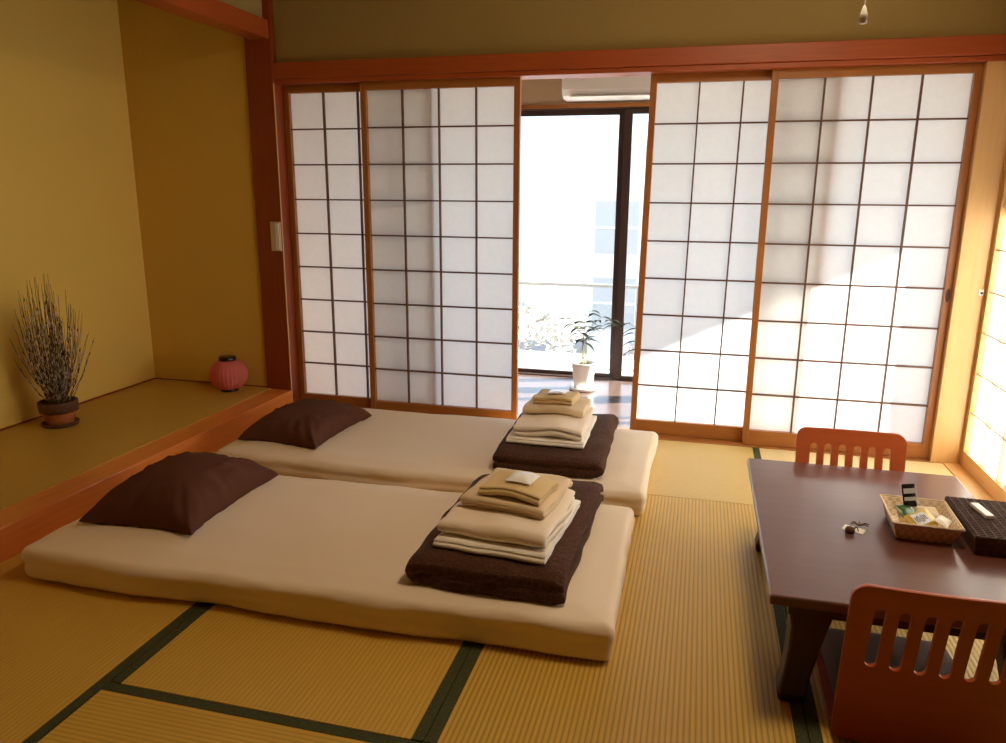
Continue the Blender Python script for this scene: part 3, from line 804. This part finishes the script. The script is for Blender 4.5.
def zabuton(label, loc, rz, seed):
    def dis(p):
        q = p.copy(); u, v = p.x / 0.17, p.y / 0.175
        q.z = p.z * (0.55 + 0.45 * (max(0, 1 - u ** 4) * max(0, 1 - v ** 4)) ** 0.5) + 0.003 * nz(p, 12, seed) * (p.z / 0.05)
        return q
    o = link('floor_cushion', soft_slab(0.315, 0.34, 0.055, 0.022, (36, 36, 6), dis), M['cushion'], smooth=True, loc=loc)
    o.rotation_euler = (0, 0, rz)
    return tag(o, label, 'cushion', 'cushions on the legless chairs')
zabuton('plain dark brown cushion on the near legless chair, glimpsed through its slots', (2.690, -1.925, 0.0275), R(1), 2.0)
zabuton('brown cushion on the far legless chair, hidden under the table', (2.712, -1.235, 0.0275), R(1), 4.0)

# ------------------------------------------------------------------ things on the table
bk = thing('snack_basket', 'pale woven basket of wrapped snacks on the low table', 'basket', (2.785, -1.59, TZ), R(-2))
def basket_bm(w0, d0, w1, d1, h, t):
    bm = bmesh.new()
    def ring(w, d, z, n=10):
        out = []
        for (ax, ay, bx_, by) in ((-1, -1, 1, -1), (1, -1, 1, 1), (1, 1, -1, 1), (-1, 1, -1, -1)):
            for i in range(n):
                s = i / n; out.append(bm.verts.new(((ax + (bx_ - ax) * s) * w / 2, (ay + (by - ay) * s) * d / 2, z + 0.0)))
        return out
    R_ = []
    for (s, zz) in ((0, 0.0), (0.25, h * 0.25), (0.5, h * 0.5), (0.75, h * 0.75), (1, h)):
        R_.append(ring(w0 + (w1 - w0) * s, d0 + (d1 - d0) * s, zz))
    for (s, zz) in ((1, h), (0.5, h * 0.5), (0.06, 0.004)):
        R_.append(ring(w0 + (w1 - w0) * s - 2 * t, d0 + (d1 - d0) * s - 2 * t, zz))
    for a, b in zip(R_, R_[1:]):
        for k in range(40): bm.faces.new((a[k], a[(k + 1) % 40], b[(k + 1) % 40], b[k]))
    bm.faces.new(R_[0][::-1]); bm.faces.new(R_[-1])
    return bm
def weave_mat():
    m, t, b = mat('woven_basket_strips', (0.7, 0.52, 0.34), 0.65)
    v = coords(t, (1, 1, 1)); c = nd(t, 'ShaderNodeTexChecker'); c.inputs['Scale'].default_value = 95
    c.inputs['Color1'].default_value = (0.86, 0.74, 0.58, 1); c.inputs['Color2'].default_value = (0.70, 0.54, 0.38, 1)
    t.links.new(v, c.inputs['Vector']); t.links.new(c.outputs['Color'], b.inputs['Base Color']); bump(t, b, c.outputs['Fac'], 0.5, 0.002)
    return m
M['weave'] = weave_mat()
link('basket_body', basket_bm(0.135, 0.150, 0.165, 0.195, 0.052, 0.003), M['weave'], bk)
bm = bmesh.new(); w, d, z = 0.168 / 2, 0.198 / 2, 0.053
tube(bm, [(-w, -d, z), (w, -d, z), (w, d, z), (-w, d, z), (-w, -d, z)], 0.0035, n=6)
link('rim', bm, M['wicker'], bk)
G3 = 'wrapped snacks in the basket'
bz = TZ + 0.006
bp = packet('black wrapped snack sticking up at the back of the basket', (2.762, -1.552, bz + 0.078), R(8), 0.036, 0.064, 0.008, 'film_black', 'snack_packet', 'snack', G3, 1, rx=R(72), ry=R(-6))
link('label', boxes([(-0.015, 0.015, 0.006, 0.020, 0.0076, 0.0086), (-0.015, 0.015, -0.014, -0.004, 0.0076, 0.0086)]), M['silver'], bp)
packet('dark green shiny wrapped snack in the basket below the black one', (2.752, -1.575, bz + 0.036), R(35), 0.055, 0.045, 0.014, 'film_green', 'snack_packet', 'snack', G3, 2, rx=R(30), ry=R(0))
yl = packet('yellow wrapped snack with a silver printed label at the front of the basket', (2.780, -1.622, bz + 0.034), R(38), 0.085, 0.052, 0.012, 'film_yellow', 'snack_packet', 'snack', G3, 3, rx=R(28), ry=R(-6))
link('label', boxes([(-0.030, 0.018, -0.018, 0.018, 0.0122, 0.0128)]), M['silver'], yl)
L = []
rn = random.Random(3)
for k in range(7):
    x = -0.026 + k * 0.006; L.append((x, x + 0.0028, -0.012 + rn.uniform(0, 0.006), 0.012 - rn.uniform(0, 0.008), 0.0128, 0.0132))
link('lettering', boxes(L), M['film_black'], yl)
packet('amber wrapped snack lying flat in the middle of the basket', (2.792, -1.592, bz + 0.004), R(-8), 0.085, 0.075, 0.016, 'film_amber', 'snack_packet', 'snack', G3, 4)
packet('yellowish wrapped snack against the left side of the basket', (2.754, -1.592, bz + 0.021), R(82), 0.080, 0.044, 0.012, 'film_amber', 'snack_packet', 'snack', G3, 5)
packet('clear pale wrapped snack at the right side of the basket', (2.834, -1.622, bz + 0.034), R(60), 0.055, 0.035, 0.012, 'towel_white', 'snack_packet', 'snack', G3, 6, rx=R(20))
packet('tan wrapped snack at the back right of the basket', (2.812, -1.552, bz + 0.026), R(6), 0.062, 0.050, 0.014, 'towel_tan', 'snack_packet', 'snack', G3, 7, rx=R(20))
for o in list(COL.objects):
    if o.get('group') == G3 or o is bk: o.location += Vector((0.004, -0.008, 0))
# dark woven box
bxo = thing('woven_box', 'dark brown woven rattan box beside the basket', 'box', (2.978, -1.592, TZ), R(-1))
link('box_body', boxes([(-0.085, 0.085, -0.135, 0.135, 0, 0.036)]), M['rattan'], bxo, bevel=0.003)
bm = bmesh.new(); bx(bm, -0.089, 0.089, -0.139, 0.139, 0.034, 0.050)
for k in range(24):
    y = -0.135 + k * 0.0117; tube(bm, [(-0.088, y, 0.051), (0.088, y, 0.051)], 0.0032, n=6)
for k in range(9):
    x = -0.08 + k * 0.02; tube(bm, [(x, -0.138, 0.053), (x, 0.138, 0.053)], 0.0016, n=5)
link('lid', bm, M['rattan'], bxo)
o = link('white_bar', boxes([(-0.011, 0.011, -0.045, 0.045, 0, 0.010)]), M['plastic_white'], bevel=0.002, loc=(2.952, -1.560, TZ + 0.055))
o.name = 'lid_clip'; o.rotation_euler = (0, 0, R(8))
o.name = 'wrapped_stick'; tag(o, 'short white bar lying on the dark woven box', 'stick')
# slip of paper with dark trinkets
o = link('paper_slip', boxes([(-0.028, 0.028, -0.018, 0.018, 0, 0.0008)]), M['towel_white'], loc=(2.618, -1.644, TZ + 0.0003)); o.rotation_euler = (0, 0, R(-25))
tag(o, 'small white paper slip lying on the table', 'paper')
bm = bmesh.new()
for (a, L_) in ((20, 0.03), (75, 0.022), (130, 0.024), (-15, 0.024), (170, 0.02)):
    tube(bm, [(0, 0, 0.003), (L_ * 0.6 * math.cos(R(a)), L_ * 0.6 * math.sin(R(a)), 0.009), (L_ * math.cos(R(a)), L_ * math.sin(R(a)), 0.004)], 0.0024, 0.001, 6)
o = link('hair_clip', bm, M['rim_brown'], loc=(2.634, -1.622, TZ + 0.0015)); tag(o, 'dark spiky trinket at the far edge of the paper slip', 'trinket')
bm = lathe([(0.004, 0), (0.011, 0.001), (0.013, 0.008), (0.010, 0.015), (0.004, 0.018)], 14)
tube(bm, [(0.008, 0, 0.012), (0.018, 0.006, 0.016), (0.022, 0.0, 0.006)], 0.003, 0.0015, 6)
o = link('trinket', bm, M['rim_brown'], smooth=True, loc=(2.603, -1.668, TZ + 0.0005)); tag(o, 'dark round trinket at the near end of the paper slip', 'trinket')

# ------------------------------------------------------------------ alcove: twigs in a pot, pink lantern
AZ = 0.118
tw = thing('potted_twigs', 'terracotta pot of thin pale-budded twigs in the alcove', 'plant', (-0.745, -0.945, AZ))
link('saucer', lathe([(0.05, 0), (0.076, 0.002), (0.082, 0.016), (0.076, 0.018), (0.07, 0.008), (0.02, 0.007)], 32), M['rim_brown'], tw, smooth=True)
link('pot', lathe([(0.052, 0.008), (0.058, 0.010), (0.072, 0.070), (0.072, 0.072)], 36), M['terracotta'], tw, smooth=True)
link('rim', lathe([(0.070, 0.069), (0.083, 0.070), (0.086, 0.112), (0.084, 0.120), (0.076, 0.120), (0.074, 0.100), (0.02, 0.098)], 36), M['rim_brown'], tw, smooth=True)
rnd = random.Random(5); bm = bmesh.new(); bb = bmesh.new(); bg = bmesh.new()
for k in range(150):
    a = rnd.uniform(0, 2 * math.pi); sp = 0.185 * rnd.random() ** 0.75
    H = rnd.uniform(0.26, 0.60) * (1 - (sp / 0.24) ** 2 * 0.55) + 0.03
    if k < 4: a = [math.pi * 0.98, 0.1, math.pi * 1.1, 0.3][k]; sp = [0.24, 0.23, 0.17, 0.18][k]; H = [0.40, 0.33, 0.20, 0.34][k]
    b0 = Vector((math.cos(a) * 0.045 * rnd.random(), math.sin(a) * 0.045 * rnd.random(), 0.095))
    e = Vector((math.cos(a) * sp, math.sin(a) * sp * 0.8, 0.10 + H))
    e.x = max(e.x, -0.26); e.y = e.y
    if e.x < -0.175: e.x = -0.175 - 0.0 if k != 0 else -0.18
    pts = []
    for i in range(9):
        s = i / 8; p = b0 + (e - b0) * s + Vector((math.cos(a), math.sin(a), 0)) * 0.25 * sp * math.sin(math.pi * s) * 0.4
        p += Vector((rnd.uniform(-1, 1), rnd.uniform(-1, 1), 0)) * 0.003; p.x = max(p.x, -0.182)
        pts.append(p)
    tube(bm, pts, 0.0019, 0.0007, 4)
    for i in range(14):
        s = rnd.uniform(0.05, 0.8 if rnd.random() < 0.8 else 0.97); j = min(7, int(s * 8)); f = s * 8 - j
        p = pts[j].lerp(pts[j + 1], f); d = (pts[j + 1] - pts[j]).normalized()
        off = Vector((rnd.uniform(-1, 1), rnd.uniform(-1, 1), 0)) * 0.0025
        g0 = rnd.random() < 0.18; tgt = bb; nf = len(bb.faces)
        tube(tgt, [p + off, p + off * 1.6 + d * 0.006, p + off * 1.8 + d * 0.014], 0.0026, 0.0010, 4)
        if g0:
            tgt.faces.ensure_lookup_table()
            for fi in range(nf, len(tgt.faces)): tgt.faces[fi].material_index = 1
link('twigs', bm, M['twig'], tw); ob_ = link('buds', bb, M['bud'], tw); ob_.data.materials.append(M['leaf']); ob_['kind'] = 'stuff'; bg.free()

ln = thing('paper_lantern', 'small round pink paper lantern on the alcove floor beside the pillar', 'lantern', (-0.352, -0.165, AZ), R(10))
ln.scale = (1.32, 1.32, 1.25)
link('base', lathe([(0.030, 0), (0.036, 0.001), (0.036, 0.010), (0.028, 0.012), (0.01, 0.012)], 28), M['black'], ln, smooth=True)
prof = []
for i in range(21):
    a = math.pi * (0.10 + 0.80 * i / 20); prof.append((0.078 * math.sin(a) ** 0.85, 0.076 - 0.070 * math.cos(a)))
link('paper_globe', lathe(prof, 112, lambda k, n, r, z: 1 - 0.03 * (k % 4 == 0)), M['lantern'], ln, smooth=True)
link('cap', lathe([(0.02, 0.138), (0.034, 0.139), (0.036, 0.144), (0.036, 0.154), (0.032, 0.158), (0.01, 0.158)], 28), M['black'], ln, smooth=True)
bm = bmesh.new(); tube(bm, [(0.032 * math.cos(R(t)), 0, 0.154 + 0.024 * math.sin(R(t))) for t in range(0, 181, 15)], 0.0012, n=5)
link('handle', bm, M['wire'], ln)

# ------------------------------------------------------------------ small fittings
sw = thing('wall_switch', 'small beige switch on the dark alcove pillar', 'switch', (-0.066, -0.055, 0.972))
link('switch_plate', boxes([(-0.028, 0.030, -0.012, 0.0, -0.078, 0.078)]), M['plate_beige'], sw, bevel=0.002)
link('rocker', boxes([(0.004, 0.026, -0.017, -0.012, -0.07, 0.07)]), M['plastic_white'], sw, bevel=0.001)
pc = thing('pull_cord', 'thin lamp pull cord with a white knob hanging at the top', 'cord', (2.476, -1.8, 1.581))
bm = bmesh.new(); tube(bm, [(0, 0, 0.02), (0.002, 0, 0.3), (0.0, 0, CEIL - 1.581 - 0.062)], 0.0013, n=6)
link('string', bm, M['towel_white'], pc)
link('knob', lathe([(0.004, 0), (0.009, 0.002), (0.008, 0.02), (0.004, 0.034), (0.002, 0.038)], 16), M['plastic_white'], pc, smooth=True)
cl = thing('ceiling_lamp', 'round white ceiling lamp above the frame', 'lamp', (2.476, -1.8, CEIL - 0.06))
link('lamp_shade', lathe([(0.05, 0.0), (0.22, 0.004), (0.25, 0.03), (0.25, 0.06), (0.1, 0.06)], 40), M['lamp_glow'], cl, smooth=True)
lt = thing('shoji_latch', 'tiny white latch on the corner pillar beside the right shoji', 'latch', (3.362, -0.034, 0.797))
link('latch_plate', boxes([(-0.010, 0.010, -0.004, 0, -0.013, 0.013)]), M['plastic_white'], lt, bevel=0.001)
link('latch_hook', boxes([(-0.003, 0.006, -0.010, -0.004, -0.006, 0.002)]), M['bronze'], lt, bevel=0.001)

# ------------------------------------------------------------------ light
w = bpy.data.worlds.new('sky'); S.world = w; w.use_nodes = True
bg_ = w.node_tree.nodes['Background']; bg_.inputs['Color'].default_value = (0.74, 0.95, 1.22, 1); bg_.inputs['Strength'].default_value = 2.5
sd = bpy.data.lights.new('sun', 'SUN'); sd.energy = 41; sd.angle = R(1.0); sd.color = (1.0, 0.94, 0.82)
so = bpy.data.objects.new('sun', sd); COL.objects.link(so)
so.rotation_euler = Vector((1.0, 0.35, 0.50)).to_track_quat('Z', 'Y').to_euler()
def portal(loc, sx, sy, d):
    l = bpy.data.lights.new('window_daylight', 'AREA'); l.shape = 'RECTANGLE'; l.size = sx; l.size_y = sy
    l.cycles.is_portal = True
    o = bpy.data.objects.new('window_daylight', l); COL.objects.link(o); o.location = loc
    o.rotation_euler = Vector(d).to_track_quat('-Z', 'Z').to_euler()
portal(((0.30 + VX) / 2, VY + 0.09, 0.87), VX - 0.30, 1.75, (0, -1, 0))
portal((VX + 0.09, (YN + VY) / 2, 0.87), VY - YN, 1.75, (-1, 0, 0))

# ------------------------------------------------------------------ camera
cd = bpy.data.cameras.new('camera'); cam = bpy.data.objects.new('camera', cd); COL.objects.link(cam)
yaw, pitch, roll, f = -0.2512, -0.2316, 0.0068, 1.513 * 500
fw = Vector((math.sin(yaw) * math.cos(pitch), math.cos(yaw) * math.cos(pitch), math.sin(pitch)))
rt = Vector((math.cos(yaw), -math.sin(yaw), 0)); up = rt.cross(fw)
r2 = rt * math.cos(roll) + up * math.sin(roll); u2 = -rt * math.sin(roll) + up * math.cos(roll)
m3 = Matrix((r2, u2, -fw)).transposed()
cam.matrix_world = Matrix.Translation((2.156, -3.7665, 1.208)) @ m3.to_4x4()
cd.sensor_width = 36; cd.lens = 36 * f / 1006; cd.clip_start = 0.05
S.camera = cam
S.view_settings.view_transform = 'Standard'; S.view_settings.look = 'None'
S.view_settings.exposure = 0.0; S.view_settings.gamma = 1.0; S.view_settings.use_curve_mapping = False
S.cycles.use_denoising = True
S.cycles.max_bounces = 14; S.cycles.diffuse_bounces = 8; S.cycles.glossy_bounces = 4; S.cycles.transparent_max_bounces = 12
S.cycles.sample_clamp_indirect = 8.0
S.cycles.caustics_reflective = False; S.cycles.caustics_refractive = False
